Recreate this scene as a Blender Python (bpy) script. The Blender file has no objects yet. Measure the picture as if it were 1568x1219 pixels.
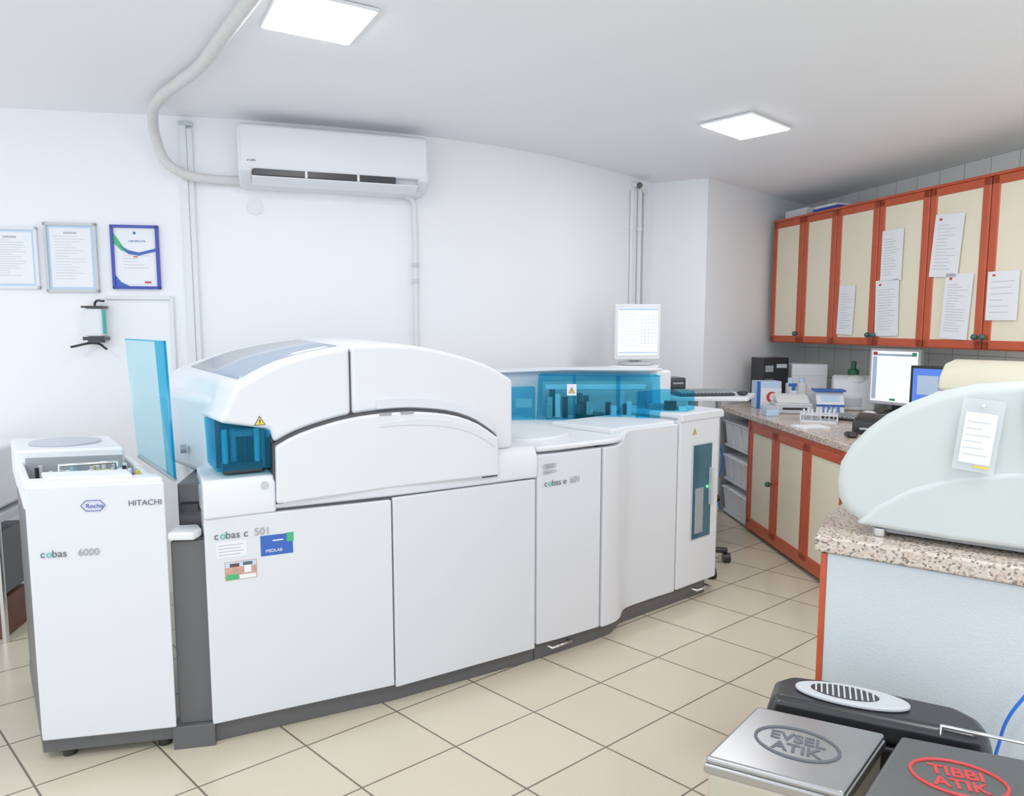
import bpy, bmesh, math, random
from mathutils import Vector, Matrix
random.seed(4)
sc=bpy.context.scene
R=math.radians
# ------------------------------------------------------------------ materials
def new(name):
    m=bpy.data.materials.new(name);m.use_nodes=True
    return m,m.node_tree,m.node_tree.nodes['Principled BSDF']
def mat(name,col,rough=.5,metal=0,spec=.5,noise=0,scale=20,bump=0,coat=0):
    m,nt,p=new(name)
    p.inputs['Base Color'].default_value=(*col,1)
    p.inputs['Roughness'].default_value=rough
    p.inputs['Metallic'].default_value=metal
    p.inputs['Specular IOR Level'].default_value=spec
    p.inputs['Coat Weight'].default_value=coat
    tc=nt.nodes.new('ShaderNodeTexCoord')
    n=nt.nodes.new('ShaderNodeTexNoise');n.inputs['Scale'].default_value=scale;n.inputs['Detail'].default_value=4
    nt.links.new(tc.outputs['Object'],n.inputs['Vector'])
    if noise:
        mx=nt.nodes.new('ShaderNodeMix');mx.data_type='RGBA'
        mx.inputs['A'].default_value=(*[c*(1-noise) for c in col],1)
        mx.inputs['B'].default_value=(*[min(1,c*(1+noise)) for c in col],1)
        nt.links.new(n.outputs['Fac'],mx.inputs['Factor']);nt.links.new(mx.outputs['Result'],p.inputs['Base Color'])
    if bump:
        b=nt.nodes.new('ShaderNodeBump');b.inputs['Strength'].default_value=bump;b.inputs['Distance'].default_value=.01
        nt.links.new(n.outputs['Fac'],b.inputs['Height']);nt.links.new(b.outputs['Normal'],p.inputs['Normal'])
    return m
def emis(name,col,st):
    m,nt,p=new(name)
    p.inputs['Base Color'].default_value=(0.02,0.02,0.02,1)
    p.inputs['Emission Color'].default_value=(*col,1);p.inputs['Emission Strength'].default_value=st
    return m
def tint(name,tcol,bcol,fac,rough=.08):
    m,nt,p=new(name)
    p.inputs['Base Color'].default_value=(*bcol,1);p.inputs['Roughness'].default_value=rough
    t=nt.nodes.new('ShaderNodeBsdfTransparent');t.inputs['Color'].default_value=(*tcol,1)
    mx=nt.nodes.new('ShaderNodeMixShader');mx.inputs[0].default_value=fac
    nt.links.new(t.outputs[0],mx.inputs[1]);nt.links.new(p.outputs[0],mx.inputs[2])
    nt.links.new(mx.outputs[0],nt.nodes['Material Output'].inputs['Surface'])
    return m
WALL=mat('wall_paint',(.86,.875,.90),.6,noise=.012,scale=3,bump=.02)
CEIL=mat('ceiling_paint',(.86,.87,.91),.7,noise=.015,scale=2,bump=.03)
WHITE=mat('white_enamel',(.70,.73,.77),.34,noise=.01,scale=4)
WHITE2=mat('white_plastic',(.74,.765,.80),.38,noise=.01,scale=6)
OFFW=mat('aged_white_plastic',(.72,.73,.74),.45,noise=.03)
SHELL=mat('pale_green_shell',(.55,.60,.58),.38,noise=.02,scale=5)
GREY=mat('dark_grey_panel',(.085,.085,.09),.45,noise=.05)
MGREY=mat('mid_grey_plastic',(.30,.32,.34),.45,noise=.04)
LGREY=mat('light_grey_plastic',(.52,.55,.58),.4,noise=.03)
HATCH=mat('grey_hatch',(.42,.46,.52),.3,noise=.03)
WIN=mat('smoked_grey_window',(.34,.40,.50),.12,noise=.04)
BLACK=mat('black_plastic',(.012,.012,.014),.3,noise=.1)
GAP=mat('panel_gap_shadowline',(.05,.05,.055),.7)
GLASS=tint('blue_acrylic',(.36,.80,.93),(.01,.22,.42),.10)
GLASSL=tint('light_blue_acrylic',(.80,.94,.97),(.40,.70,.82),.14)
DGLASS=mat('dark_blue_glass',(.02,.10,.15),.08,noise=.3,scale=9)
CLEAR=tint('clear_film',(.95,.97,.98),(.8,.84,.86),.35)
WOOD=mat('red_orange_wood',(.50,.065,.018),.30,noise=.18,scale=14)
WOODD=mat('dark_red_wood',(.12,.035,.02),.5,noise=.2,scale=14)
CREAM=mat('cream_door_panel',(.84,.76,.57),.45,noise=.03,scale=8)
KNOB=mat('green_knob',(.02,.08,.06),.25)
STEEL=mat('brushed_stainless',(.42,.42,.425),.30,metal=1,noise=.06,scale=30)
STEELD=mat('dark_stainless',(.20,.20,.20),.32,metal=1,noise=.06,scale=30)
CHROME=mat('chrome',(.75,.76,.78),.15,metal=1)
GOLD=mat('cream_bin_body',(.50,.46,.36),.35,metal=.2,noise=.04)
PAPER=mat('paper',(.82,.84,.88),.7,noise=.02)
INK=mat('grey_ink',(.45,.48,.53),.7)
BLUE=mat('blue_paint',(.015,.03,.36),.4)
BLUE2=mat('sky_blue_print',(.015,.09,.44),.5)
LBLUE=mat('pale_blue_print',(.50,.66,.86),.6)
GREEN=mat('green_print',(.03,.42,.14),.5)
DGREEN=mat('dark_green_bottle_plastic',(.01,.12,.05),.3)
TEAL=mat('teal_print',(.02,.45,.42),.5)
RED=mat('red_paint',(.60,.03,.03),.4)
YEL=mat('warning_yellow',(.85,.62,.03),.5)
SKIN=mat('printed_photo_tone',(.55,.30,.22),.5,noise=.4,scale=60)
CABLE=mat('blue_cable',(.01,.14,.65),.4)
HOSE=mat('wrapped_hose',(.62,.62,.61),.7,noise=.1,scale=40,bump=.3)
BEIGE=mat('beige_plastic',(.66,.63,.48),.45,noise=.03)
TXG=mat('text_dark_grey',(.08,.09,.11),.5)
LAMP=emis('led_panel_emitter',(.97,.98,1),24)
SCRW=emis('lcd_white_screen',(.93,.96,1),.95)
SCRB=emis('lcd_blue_screen',(.05,.16,.75),1.0)
SCRG=emis('lcd_green_indicator',(.1,1,.2),1.5)

def val(nt,op,a,b=None,c=None):
    n=nt.nodes.new('ShaderNodeMath');n.operation=op
    for i,x in enumerate((a,b,c)):
        if x is None: continue
        if isinstance(x,(int,float)): n.inputs[i].default_value=x
        else: nt.links.new(x,n.inputs[i])
    return n.outputs[0]
def tilemat(name,ua,va,gu,gv,c1,c2,grout,rough,bumpd=.002):
    """ua,va : (vec3, offset) giving tile coordinates from world position"""
    m,nt,p=new(name)
    g=nt.nodes.new('ShaderNodeNewGeometry')
    co=[]
    for vec,off in (ua,va):
        d=nt.nodes.new('ShaderNodeVectorMath');d.operation='DOT_PRODUCT'
        nt.links.new(g.outputs['Position'],d.inputs[0]);d.inputs[1].default_value=vec
        co.append(val(nt,'ADD',d.outputs['Value'],off))
    ds=[]
    for x,gw in zip(co,(gu,gv)):
        f=val(nt,'FRACT',x);e=val(nt,'MINIMUM',f,val(nt,'SUBTRACT',1.0,f))
        mr=nt.nodes.new('ShaderNodeMapRange');mr.inputs['From Min'].default_value=gw*.7;mr.inputs['From Max'].default_value=gw*1.3
        nt.links.new(e,mr.inputs['Value']);ds.append(mr.outputs['Result'])
    mask=val(nt,'MINIMUM',ds[0],ds[1])
    cx=nt.nodes.new('ShaderNodeCombineXYZ')
    nt.links.new(val(nt,'FLOOR',co[0]),cx.inputs[0]);nt.links.new(val(nt,'FLOOR',co[1]),cx.inputs[1])
    wn=nt.nodes.new('ShaderNodeTexWhiteNoise');nt.links.new(cx.outputs[0],wn.inputs['Vector'])
    no=nt.nodes.new('ShaderNodeTexNoise');no.inputs['Scale'].default_value=6;no.inputs['Detail'].default_value=5
    nt.links.new(g.outputs['Position'],no.inputs['Vector'])
    f2=val(nt,'ADD',val(nt,'MULTIPLY',wn.outputs['Value'],.5),val(nt,'MULTIPLY',no.outputs['Fac'],.5))
    a=nt.nodes.new('ShaderNodeMix');a.data_type='RGBA';a.inputs['A'].default_value=(*c1,1);a.inputs['B'].default_value=(*c2,1)
    nt.links.new(f2,a.inputs['Factor'])
    b=nt.nodes.new('ShaderNodeMix');b.data_type='RGBA';b.inputs['A'].default_value=(*grout,1)
    nt.links.new(a.outputs['Result'],b.inputs['B']);nt.links.new(mask,b.inputs['Factor'])
    nt.links.new(b.outputs['Result'],p.inputs['Base Color'])
    p.inputs['Roughness'].default_value=rough
    bp=nt.nodes.new('ShaderNodeBump');bp.inputs['Distance'].default_value=bumpd;bp.inputs['Strength'].default_value=.5
    nt.links.new(mask,bp.inputs['Height']);nt.links.new(bp.outputs['Normal'],p.inputs['Normal'])
    return m
e1=(.277,.218);e2=(.24,-.222);ox,oy=.36,2.73
det=e1[0]*e2[1]-e1[1]*e2[0]
U=((e2[1]/det,-e2[0]/det,0),-(ox*e2[1]-oy*e2[0])/det+50)
V=((-e1[1]/det,e1[0]/det,0),-(-ox*e1[1]+oy*e1[0])/det+50)
FLOOR=tilemat('floor_ceramic_tile',U,V,.0095,.0095,(.54,.475,.35),(.60,.535,.41),(.14,.11,.085),.20)
wd=Vector((3.055-2.6,4.341-6.40,0)).normalized()
WT=tilemat('wall_ceramic_tile',((wd.x/.2,wd.y/.2,0),20),((0,0,1/.25),.02),.010,.008,(.72,.73,.72),(.76,.77,.76),(.25,.25,.25),.25)
def granite():
    m,nt,p=new('speckled_granite')
    tc=nt.nodes.new('ShaderNodeNewGeometry')
    v=nt.nodes.new('ShaderNodeTexVoronoi');v.inputs['Scale'].default_value=170
    nt.links.new(tc.outputs['Position'],v.inputs['Vector'])
    r=nt.nodes.new('ShaderNodeValToRGB');nt.links.new(v.outputs['Color'],r.inputs['Fac'])
    el=r.color_ramp.elements;el[0].position=0;el[0].color=(.08,.07,.06,1);el[1].position=1;el[1].color=(.72,.66,.58,1)
    for pos,c in ((.22,(.22,.18,.15,1)),(.34,(.52,.38,.30,1)),(.5,(.60,.49,.40,1)),(.75,(.64,.56,.48,1))):
        e=el.new(pos);e.color=c
    nt.links.new(r.outputs['Color'],p.inputs['Base Color']);p.inputs['Roughness'].default_value=.2
    return m
GRAN=granite()
PANEL=mat('white_laminate_panel',(.60,.66,.69),.5,noise=.04,scale=180,bump=.15)

# ------------------------------------------------------------------ builders
def link(ob,parent=None):
    sc.collection.objects.link(ob)
    if parent is not None: ob.parent=parent
    return ob
def root(name,x=0,y=0,z=0,yaw=0):
    e=bpy.data.objects.new(name,None);e.empty_display_size=.1
    e.location=(x,y,z);e.rotation_euler=(0,0,R(yaw));return link(e)
def fin(name,bm,m,parent,bevel=0,seg=3,ang=35,smooth=True):
    bmesh.ops.recalc_face_normals(bm,faces=bm.faces)
    me=bpy.data.meshes.new(name);bm.to_mesh(me);bm.free()
    if smooth:
        for p in me.polygons: p.use_smooth=True
        me.set_sharp_from_angle(angle=R(ang))
    me.materials.append(m)
    ob=bpy.data.objects.new(name,me);link(ob,parent)
    if bevel:
        b=ob.modifiers.new('bevel','BEVEL');b.width=bevel;b.segments=seg;b.limit_method='ANGLE';b.angle_limit=R(ang);b.harden_normals=True
    return ob
def loft(name,la,lb,m,parent=None,bevel=0,seg=3,ang=35):
    bm=bmesh.new();A=[bm.verts.new(p) for p in la];B=[bm.verts.new(p) for p in lb];n=len(A)
    bm.faces.new(A);bm.faces.new(B[::-1])
    for i in range(n): bm.faces.new((A[i],A[(i+1)%n],B[(i+1)%n],B[i]))
    return fin(name,bm,m,parent,bevel,seg,ang)
def prism(name,poly,z0,z1,m,parent=None,bevel=0,seg=3,ang=35):
    return loft(name,[(x,y,z0) for x,y in poly],[(x,y,z1) for x,y in poly],m,parent,bevel,seg,ang)
def box(name,x0,x1,y0,y1,z0,z1,m,parent=None,bevel=0,seg=3):
    return prism(name,[(x0,y0),(x1,y0),(x1,y1),(x0,y1)],z0,z1,m,parent,bevel,seg)
def exy(name,prof,y0,y1,m,parent=None,bevel=0,seg=3,ang=35):
    return loft(name,[(x,y0,z) for x,z in prof],[(x,y1,z) for x,z in prof],m,parent,bevel,seg,ang)
def exx(name,prof,x0,x1,m,parent=None,bevel=0,seg=3,ang=35):
    return loft(name,[(x0,y,z) for y,z in prof],[(x1,y,z) for y,z in prof],m,parent,bevel,seg,ang)
def cyl(name,c,r,h,m,parent=None,axis='z',r2=None,n=32,bevel=0):
    bm=bmesh.new()
    bmesh.ops.create_cone(bm,cap_ends=True,segments=n,radius1=r,radius2=r if r2 is None else r2,depth=h)
    M=Matrix()
    if axis=='x': M=Matrix.Rotation(R(90),4,'Y')
    if axis=='y': M=Matrix.Rotation(R(90),4,'X')
    bmesh.ops.transform(bm,matrix=Matrix.Translation(c)@M,verts=bm.verts)
    return fin(name,bm,m,parent,bevel,2,40)
def ball(name,c,r,m,parent=None,sx=1,sy=1,sz=1):
    bm=bmesh.new();bmesh.ops.create_uvsphere(bm,u_segments=24,v_segments=16,radius=r)
    bmesh.ops.transform(bm,matrix=Matrix.Translation(c)@Matrix.Diagonal((sx,sy,sz,1)),verts=bm.verts)
    return fin(name,bm,m,parent,0,2,80)
def tube(name,pts,r,m,parent=None,smooth=True,cyclic=False):
    cu=bpy.data.curves.new(name,'CURVE');cu.dimensions='3D';cu.bevel_depth=r;cu.bevel_resolution=4;cu.use_fill_caps=True
    if smooth:
        sp=cu.splines.new('BEZIER');sp.bezier_points.add(len(pts)-1)
        for b,p in zip(sp.bezier_points,pts): b.co=p;b.handle_left_type=b.handle_right_type='AUTO'
    else:
        sp=cu.splines.new('POLY');sp.points.add(len(pts)-1)
        for b,p in zip(sp.points,pts): b.co=(*p,1)
    sp.use_cyclic_u=cyclic
    cu.materials.append(m);return link(bpy.data.objects.new(name,cu),parent)
def text(name,s,loc,size,m,parent,rot=(90,0,0),align='LEFT',ex=.0004):
    cu=bpy.data.curves.new(name,'FONT');cu.body=s;cu.size=size;cu.extrude=ex;cu.align_x=align
    cu.materials.append(m);ob=bpy.data.objects.new(name,cu);ob.location=loc;ob.rotation_euler=[R(a) for a in rot]
    return link(ob,parent)
def multi(name,boxes,m,parent=None):
    bm=bmesh.new()
    for x0,x1,y0,y1,z0,z1 in boxes:
        vs=[bm.verts.new(p) for p in ((x0,y0,z0),(x1,y0,z0),(x1,y1,z0),(x0,y1,z0),(x0,y0,z1),(x1,y0,z1),(x1,y1,z1),(x0,y1,z1))]
        for f in ((0,1,2,3),(4,5,6,7),(0,1,5,4),(1,2,6,5),(2,3,7,6),(3,0,4,7)): bm.faces.new([vs[i] for i in f])
    return fin(name,bm,m,parent,0,2,30,False)
def lines(name,x0,x1,z0,z1,n,y,m,parent,h=.0022):
    bs=[];dz=(z1-z0)/n
    for i in range(n):
        z=z1-dz*(i+.5);w=random.uniform(.45,1)
        bs.append((x0,x0+(x1-x0)*w,y-.0006,y,z-h/2,z+h/2))
    return multi(name,bs,m,parent)

# ------------------------------------------------------------------ room shell
CE=2.5
FX=[(-4.2,-1.6),(4.0,-1.6),(4.0,7),(-4.2,7)]
prism('floor',FX,-.06,0,FLOOR)
prism('ceiling',FX,CE,CE+.06,CEIL)
bw=[(-4.2,3.27),(-2.501,3.574),(-1.459,3.762),(-.99,3.90),(-.526,4.078),(-.131,4.295),(.272,4.589),(.653,4.969),(1.056,5.419)]
def wallstrip(name,pts,m,th=.12):
    out=[]
    for i,p in enumerate(pts):
        a=pts[max(0,i-1)];b=pts[min(len(pts)-1,i+1)]
        d=Vector((b[0]-a[0],b[1]-a[1])).normalized();out.append((p[0]-d.y*th,p[1]+d.x*th))
    return prism(name,pts+out[::-1],0,CE,m,None,0,3,30)
wallstrip('wall_back',bw,WALL)
prism('wall_pier',[(1.056,5.419),(1.425,5.252),(2.6,6.40),(2.55,6.55),(1.2,6.2)],0,CE,WALL)
q=wd*4.9
prism('wall_right',[(2.6,6.40),(2.6+q.x,6.40+q.y),(2.75+q.x,6.43+q.y),(2.75,6.46)],0,CE,WT)

def panel(x,y,w,d,yaw):
    e=root('ceiling_light_panel',x,y,CE,yaw)
    box('housing',-w/2-.012,w/2+.012,-d/2-.012,d/2+.012,-.014,-.002,WHITE2,e,.004)
    box('diffuser',-w/2,w/2,-d/2,d/2,-.018,-.0145,LAMP,e)
panel(-.665,2.54,.30,.31,30);panel(1.24,3.87,.40,.28,43)
for x,y in ((-2.3,1.2),(-.6,.5),(1.3,1.2),(2.6,2.5)): panel(x,y,.45,.45,30)  # unseen extra panels, added as fill to brighten the room and far right

# ------------------------------------------------------------------ analyzer
an=root('clinical_chemistry_analyzer')
A=Vector((-1.549,2.197));ex=Vector((.98,.199));A2=A+ex*.41;BL=Vector((-1.97,2.75));BR=Vector((-1.58,2.85))
def cp(a,b):
    p=(A*(1-a)+A2*a)*(1-b)+(BL*(1-a)+BR*a)*b
    return (p.x,p.y)
def cpoly(a0,a1,b0,b1): return [cp(a0,b0),cp(a1,b0),cp(a1,b1),cp(a0,b1)]
prism('loader_plinth',cpoly(.0,1,.02,1),0.03,.09,GREY,an,.004)
prism('loader_body_rear',cpoly(.005,1,.05,1),.09,.85,GREY,an,.006)
prism('loader_front_panel',cpoly(0,1,-.02,.05),.085,.935,WHITE,an,.006)
prism('loader_rim_left',cpoly(-.01,.05,.05,1),.85,.955,WHITE2,an,.008)
prism('loader_rim_right',cpoly(.93,1,.05,.9),.85,.93,WHITE2,an,.008)
prism('loader_rim_front',cpoly(0,1,-.01,.10),.90,.95,WHITE2,an,.010)
prism('loader_hand_rest',cpoly(.14,.78,.0,.16),.945,.962,WHITE2,an,.006)
prism('loader_well',cpoly(.05,.93,.1,.55),.85,.862,BLACK,an)
prism('loader_rear_cover',cpoly(-.02,.86,.52,1.0),.86,1.0,WHITE2,an,.012)
prism('loader_cover_shadow_gap',cpoly(.06,.84,.505,.522),.87,.972,MGREY,an)
c0=cp(.42,.76)
prism('loader_round_hatch',[(c0[0]+.125*math.cos(t*math.pi/24),c0[1]+.10*math.sin(t*math.pi/24)) for t in range(48)],1.0,1.007,HATCH,an,.003)
for i in range(7):
    a=.15+.11*i
    p0=cp(a,.2);p1=cp(a+.03,.48)
    tube('sample_rack_rail',[(p0[0],p0[1],.88),(p1[0],p1[1],.88)],.012,(LGREY if i%2 else MGREY),an,False)
for i in range(34):
    p=cp(random.uniform(.1,.88),random.uniform(.18,.48))
    cyl('sample_tube',(p[0],p[1],.91),.007,.08,random.choice([WHITE2,WHITE2,BLACK,GLASSL,YEL,LGREY,LGREY]),an,n=10)
tube('loader_gantry',[(*cp(.3,.3),.9),(*cp(.3,.3),.965),(*cp(.75,.35),.965),(*cp(.75,.35),.9)],.008,CHROME,an,False)
prism('loader_gantry_arm',cpoly(.38,.44,.12,.5),.93,.95,GLASSL,an,.003)
prism('loader_side_tray',cpoly(.88,.99,.5,.98),.86,.90,BLACK,an,.003)
ce=root('loader_face',A.x,A.y,0,11.46);ce.parent=an
text('label','HITACHI',(.305,-.016,.862),.026,TXG,ce)
text('label_2','Roche',(.180,-.017,.861),.020,BLUE,ce,ex=.0006)
tube('hexagon_logo',[(.165,-.016,.868),(.18,-.016,.885),(.222,-.016,.885),(.237,-.016,.868),(.222,-.016,.851),(.18,-.016,.851)],.0012,BLUE,ce,False,True)
text('label_3','c  bas',(.038,-.016,.705),.034,TXG,ce);text('label_4','o',(.055,-.016,.705),.034,TEAL,ce)
text('label_5','6000',(.148,-.016,.705),.032,MGREY,ce)
for s in (.06,.36): cyl('foot',(s,.05,.016),.022,.031,BLACK,ce)
box('link_column',.418,.535,.015,.62,.08,.725,GREY,ce,.004)
box('link_plinth',.40,.535,-.004,.6,.0,.08,GREY,ce,.003)
box('link_tray',.425,.53,.02,.62,.725,.735,BLACK,ce)
prism('link_tray_shelf',[(.415,-.01),(.50,-.02),(.515,.03),(.49,.09),(.42,.09)],.735,.762,WHITE2,ce,.008)
box('link_conveyor',.42,.50,.12,.75,.735,.90,GREY,ce,.008)
exx('link_conveyor_belt',[(.1,.80),(.6,.90),(.6,.93),(.1,.83)],.43,.49,BLACK,ce)
loft('loader_blue_lid',[(-1.115,2.28,.945),(-1.385,2.575,.965),(-1.456,2.66,1.395),(-1.185,2.40,1.39)],
     [(-1.107,2.288,.945),(-1.377,2.583,.965),(-1.448,2.668,1.395),(-1.177,2.408,1.39)],GLASSL,an)
loft('loader_blue_lid_border',[(-1.111,2.277,.945),(-1.16,2.33,.95),(-1.235,2.442,1.388),(-1.183,2.395,1.39)],
     [(-1.105,2.283,.945),(-1.154,2.336,.95),(-1.229,2.448,1.388),(-1.177,2.401,1.39)],GLASS,an)
tube('loader_blue_lid_edge',[(-1.11,2.284,.94),(-1.18,2.404,1.392)],.004,GLASS,an,False)
tube('loader_blue_lid_hinge',[(-1.11,2.284,.94),(-1.38,2.578,.962)],.008,MGREY,an,False)
tube('loader_blue_lid_top',[(-1.456,2.664,1.393),(-1.18,2.404,1.39)],.003,GLASS,an,False)

# photometric unit ---------------------------------------------------
u5=root('photometric_unit',-1.031,2.302,0,27.77);u5.parent=an
body=[(0,.012),(.64,-.022),(1.275,.012),(1.10,.95),(0,.95)]
prism('plinth',[(.0,.02),(.64,-.01),(1.28,.02),(1.1,.9),(0,.9)],0,.085,GREY,u5,.003)
prism('lower_body',body,.085,.80,WHITE,u5,.004)
prism('door_seam',[(.01,.01),(.64,-.026),(1.27,.01),(1.27,.03),(.01,.03)],.09,.815,GAP,u5)
prism('door_left',[(0,-.008),(.637,-.043),(.637,.0),(0,.03)],.078,.80,WHITE,u5,.005)
prism('door_right',[(.643,-.043),(1.272,-.008),(1.272,.03),(.643,.0)],.068,.806,WHITE,u5,.005)
prism('mid_body',[(0,.0),(.64,-.03),(1.28,.0),(1.12,.95),(-.03,.95)],.808,.90,WHITE,u5,.012)
exx('left_ledge',[(-.02,.80),(-.022,.90),(-.005,.93),(.25,.935),(.25,.80)],0.0,.232,WHITE2,u5,.010)
cyl('lock',(.195,-.022,.90),.012,.012,LGREY,u5,'y')
exx('right_shoulder',[(-.015,.812),(-.018,.90),(.01,.945),(.6,.96),(.6,.8)],1.09,1.28,WHITE2,u5,.012)
def smoothk(k,s):   # smooth interpolation through profile knots
    if s<=k[0][0]: return k[0][1]
    if s>=k[-1][0]: return k[-1][1]
    for i in range(len(k)-1):
        if k[i][0]<=s<=k[i+1][0]:
            p1,p2=k[i],k[i+1];p0=k[i-1] if i>0 else p1;p3=k[i+2] if i+2<len(k) else p2
            h=p2[0]-p1[0];t=(s-p1[0])/h
            m1=(p2[1]-p0[1])/(p2[0]-p0[0])*h;m2=(p3[1]-p1[1])/(p3[0]-p1[0])*h
            return (2*t**3-3*t*t+1)*p1[1]+(t**3-2*t*t+t)*m1+(-2*t**3+3*t*t)*p2[1]+(t**3-t*t)*m2
AR=[(.12,1.24),(.28,1.32),(.51,1.37),(.65,1.375),(.79,1.362),(1.04,1.295),(1.17,1.225)]
LO=[(.23,1.035),(.30,1.07),(.40,1.10),(.50,1.12),(.63,1.13),(.75,1.128),(.90,1.105),(1.0,1.065),(1.085,1.005)]
arch=lambda s:smoothk(AR,s)
low=lambda s:smoothk(LO,s)
def rng(a,b,n): return [a+(b-a)*i/n for i in range(n+1)]
def hood(name,fl,shift):
    la=[(s,0.0,z) for s,z in fl];lb=[(s+shift(s),.92,z+.012) for s,z in fl]
    return loft(name,la,lb,WHITE2,u5,.016,4,32)
left=[(s,arch(s)) for s in rng(.12,.505,10)]+[(s,low(s)) for s in rng(.505,.235,8)]+[(.222,1.088),(.062,1.12)]
hood('hood_left',left,lambda s:-.15*max(0,(.5-s)/.38))
right=[(s,arch(s)) for s in rng(.51,1.17,16)]+[(1.17,.945),(1.09,.945)]+[(s,low(s)) for s in rng(1.085,.51,14)]
hood('hood_right',right,lambda s:-.06*max(0,(s-.8)/.37))
prism('hood_core',[(.26,.03),(1.13,.03),(1.05,.90),(.2,.90)],.88,1.20,WHITE2,u5)
prism('hood_seam',[(.49,.012),(.525,.012),(.52,.03),(.49,.03)],1.1,1.35,GAP,u5)
prism('flank',[(.035,.20),(.26,.16),(.26,.92),(-.06,.92),(-.075,.55)],.90,1.19,WHITE2,u5,.03,5)
cyl('flank_knob',(-.035,.36,.985),.016,.02,MGREY,u5,'x')
lid=[(.232,.832),(.66,.846),(1.088,.848)]+[(s,low(s)-.007) for s in rng(1.085,.235,20)]
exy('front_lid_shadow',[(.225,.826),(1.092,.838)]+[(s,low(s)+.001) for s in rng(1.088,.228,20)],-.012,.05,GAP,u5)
exy('front_lid',lid,-.038,.03,WHITE2,u5,.008)
exy('front_lid_ridge',[(s,low(s)-.04+.012*math.sin((s-.6)/.47*3.14)) for s in rng(.6,1.07,12)]+[(s,low(s)-.055) for s in rng(1.07,.6,12)],-.042,-.03,WHITE,u5,.002)
exy('hood_ridge',[(s,low(s)+.045) for s in rng(.60,1.08,12)]+[(s,low(s)+.008) for s in rng(1.08,.60,12)],-.008,.01,WHITE,u5,.003)
box('latch_a',.60,.645,-.041,-.02,1.117,1.125,MGREY,u5);box('latch_b',.68,.73,-.041,-.02,1.117,1.125,MGREY,u5)
ws=rng(.15,.485,10)
bm=bmesh.new();rows=[]
for t in (.10,.80):
    rows.append([bm.verts.new((s-(.15*max(0,(.5-s)/.38))*t/.92,t,arch(s)+.003+.012*t/.92)) for s in ws])
for i in range(len(ws)-1): bm.faces.new((rows[0][i],rows[0][i+1],rows[1][i+1],rows[1][i]))
o=fin('roof_window',bm,WIN,u5);sm=o.modifiers.new('s','SOLIDIFY');sm.thickness=.004
loft('blue_window_front',[(.055,.0,.955),(.222,.0,.955),(.222,.0,1.085),(.065,.0,1.118)],[(.055,.008,.955),(.222,.008,.955),(.222,.008,1.085),(.065,.008,1.118)],GLASS,u5)
loft('blue_window_side',[(.05,.005,.955),(.035,.20,.955),(.03,.20,1.12),(.06,.005,1.118)],[(.058,.005,.955),(.043,.20,.955),(.038,.20,1.12),(.068,.005,1.118)],GLASS,u5)
box('window_back',.06,.24,.15,.16,.94,1.12,GREY,u5)
box('window_side',.225,.235,.01,.2,.93,1.1,BLACK,u5)
for i,s in enumerate((.08,.11,.15,.185,.205)): cyl('pipette_tower',(s,.05+.02*(i%3),1.02),.010,.14,(LGREY,MGREY,BLACK,LGREY,MGREY)[i],u5,n=14)
box('pipette_arm',.10,.2,.06,.10,1.06,1.085,MGREY,u5,.006)
box('wash_station',.07,.2,.04,.13,.937,.975,BLACK,u5,.003)
def warn(x,y,z,p,k=1):
    exy('warning_triangle',[(x-.021*k,z),(x+.021*k,z),(x,z+.037*k)],y-.002,y,TXG,p)
    exy('warning_triangle_fill',[(x-.016*k,z+.003*k),(x+.016*k,z+.003*k),(x,z+.031*k)],y-.003,y-.002,YEL,p)
    exy('warning_bolt',[(x-.002,z+.008*k),(x+.002,z+.008*k),(x+.003,z+.022*k),(x-.003,z+.022*k)],y-.004,y-.003,TXG,p)
warn(.19,0,1.105,u5,.9)
text('label','c  bas c',(.028,-.0135,.728),.036,TXG,u5,rot=(90,0,-3.1));text('label_2','o',(.0465,-.0145,.728),.036,TEAL,u5,rot=(90,0,-3.1))
text('label_3','501',(.155,-.0205,.728),.036,MGREY,u5,rot=(90,0,-3.1))
def dec(name,s0,s1,z0,z1,m,e=.0012):
    f=lambda s:-.008-.055*s
    return prism(name,[(s0,f(s0)-e),(s1,f(s1)-e),(s1,f(s1)+.004),(s0,f(s0)+.004)],z0,z1,m,u5)
dec('sticker_blue',.175,.282,.650,.722,BLUE2);dec('sticker_green',.262,.285,.692,.724,GREEN,.0018);dec('sticker_text_line',.215,.25,.70,.704,PAPER,.0018)
dec('sticker_white',.035,.13,.662,.715,PAPER)
for i in range(4): dec('sticker_line',.04,.11+.01*(i%2),.670+.011*i,.673+.011*i,INK,.0018)
dec('sticker_photo',.058,.16,.580,.645,SKIN)
dec('photo_background',.060,.158,.625,.643,LBLUE,.0016)
dec('photo_face',.078,.100,.602,.630,SKIN,.0018);dec('photo_face_b',.120,.142,.602,.630,PAPER,.0018)
dec('photo_hair',.074,.104,.626,.638,WOODD,.0022);dec('photo_hair_b',.116,.146,.628,.640,TXG,.0022)
dec('photo_shirt',.062,.100,.582,.600,GREEN,.0022);dec('photo_shirt_b',.104,.157,.582,.596,PAPER,.0022)
text('sticker_text','MEDLAB',(.19,-.0205,.662),.015,PAPER,u5,rot=(90,0,-3.1))

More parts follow.
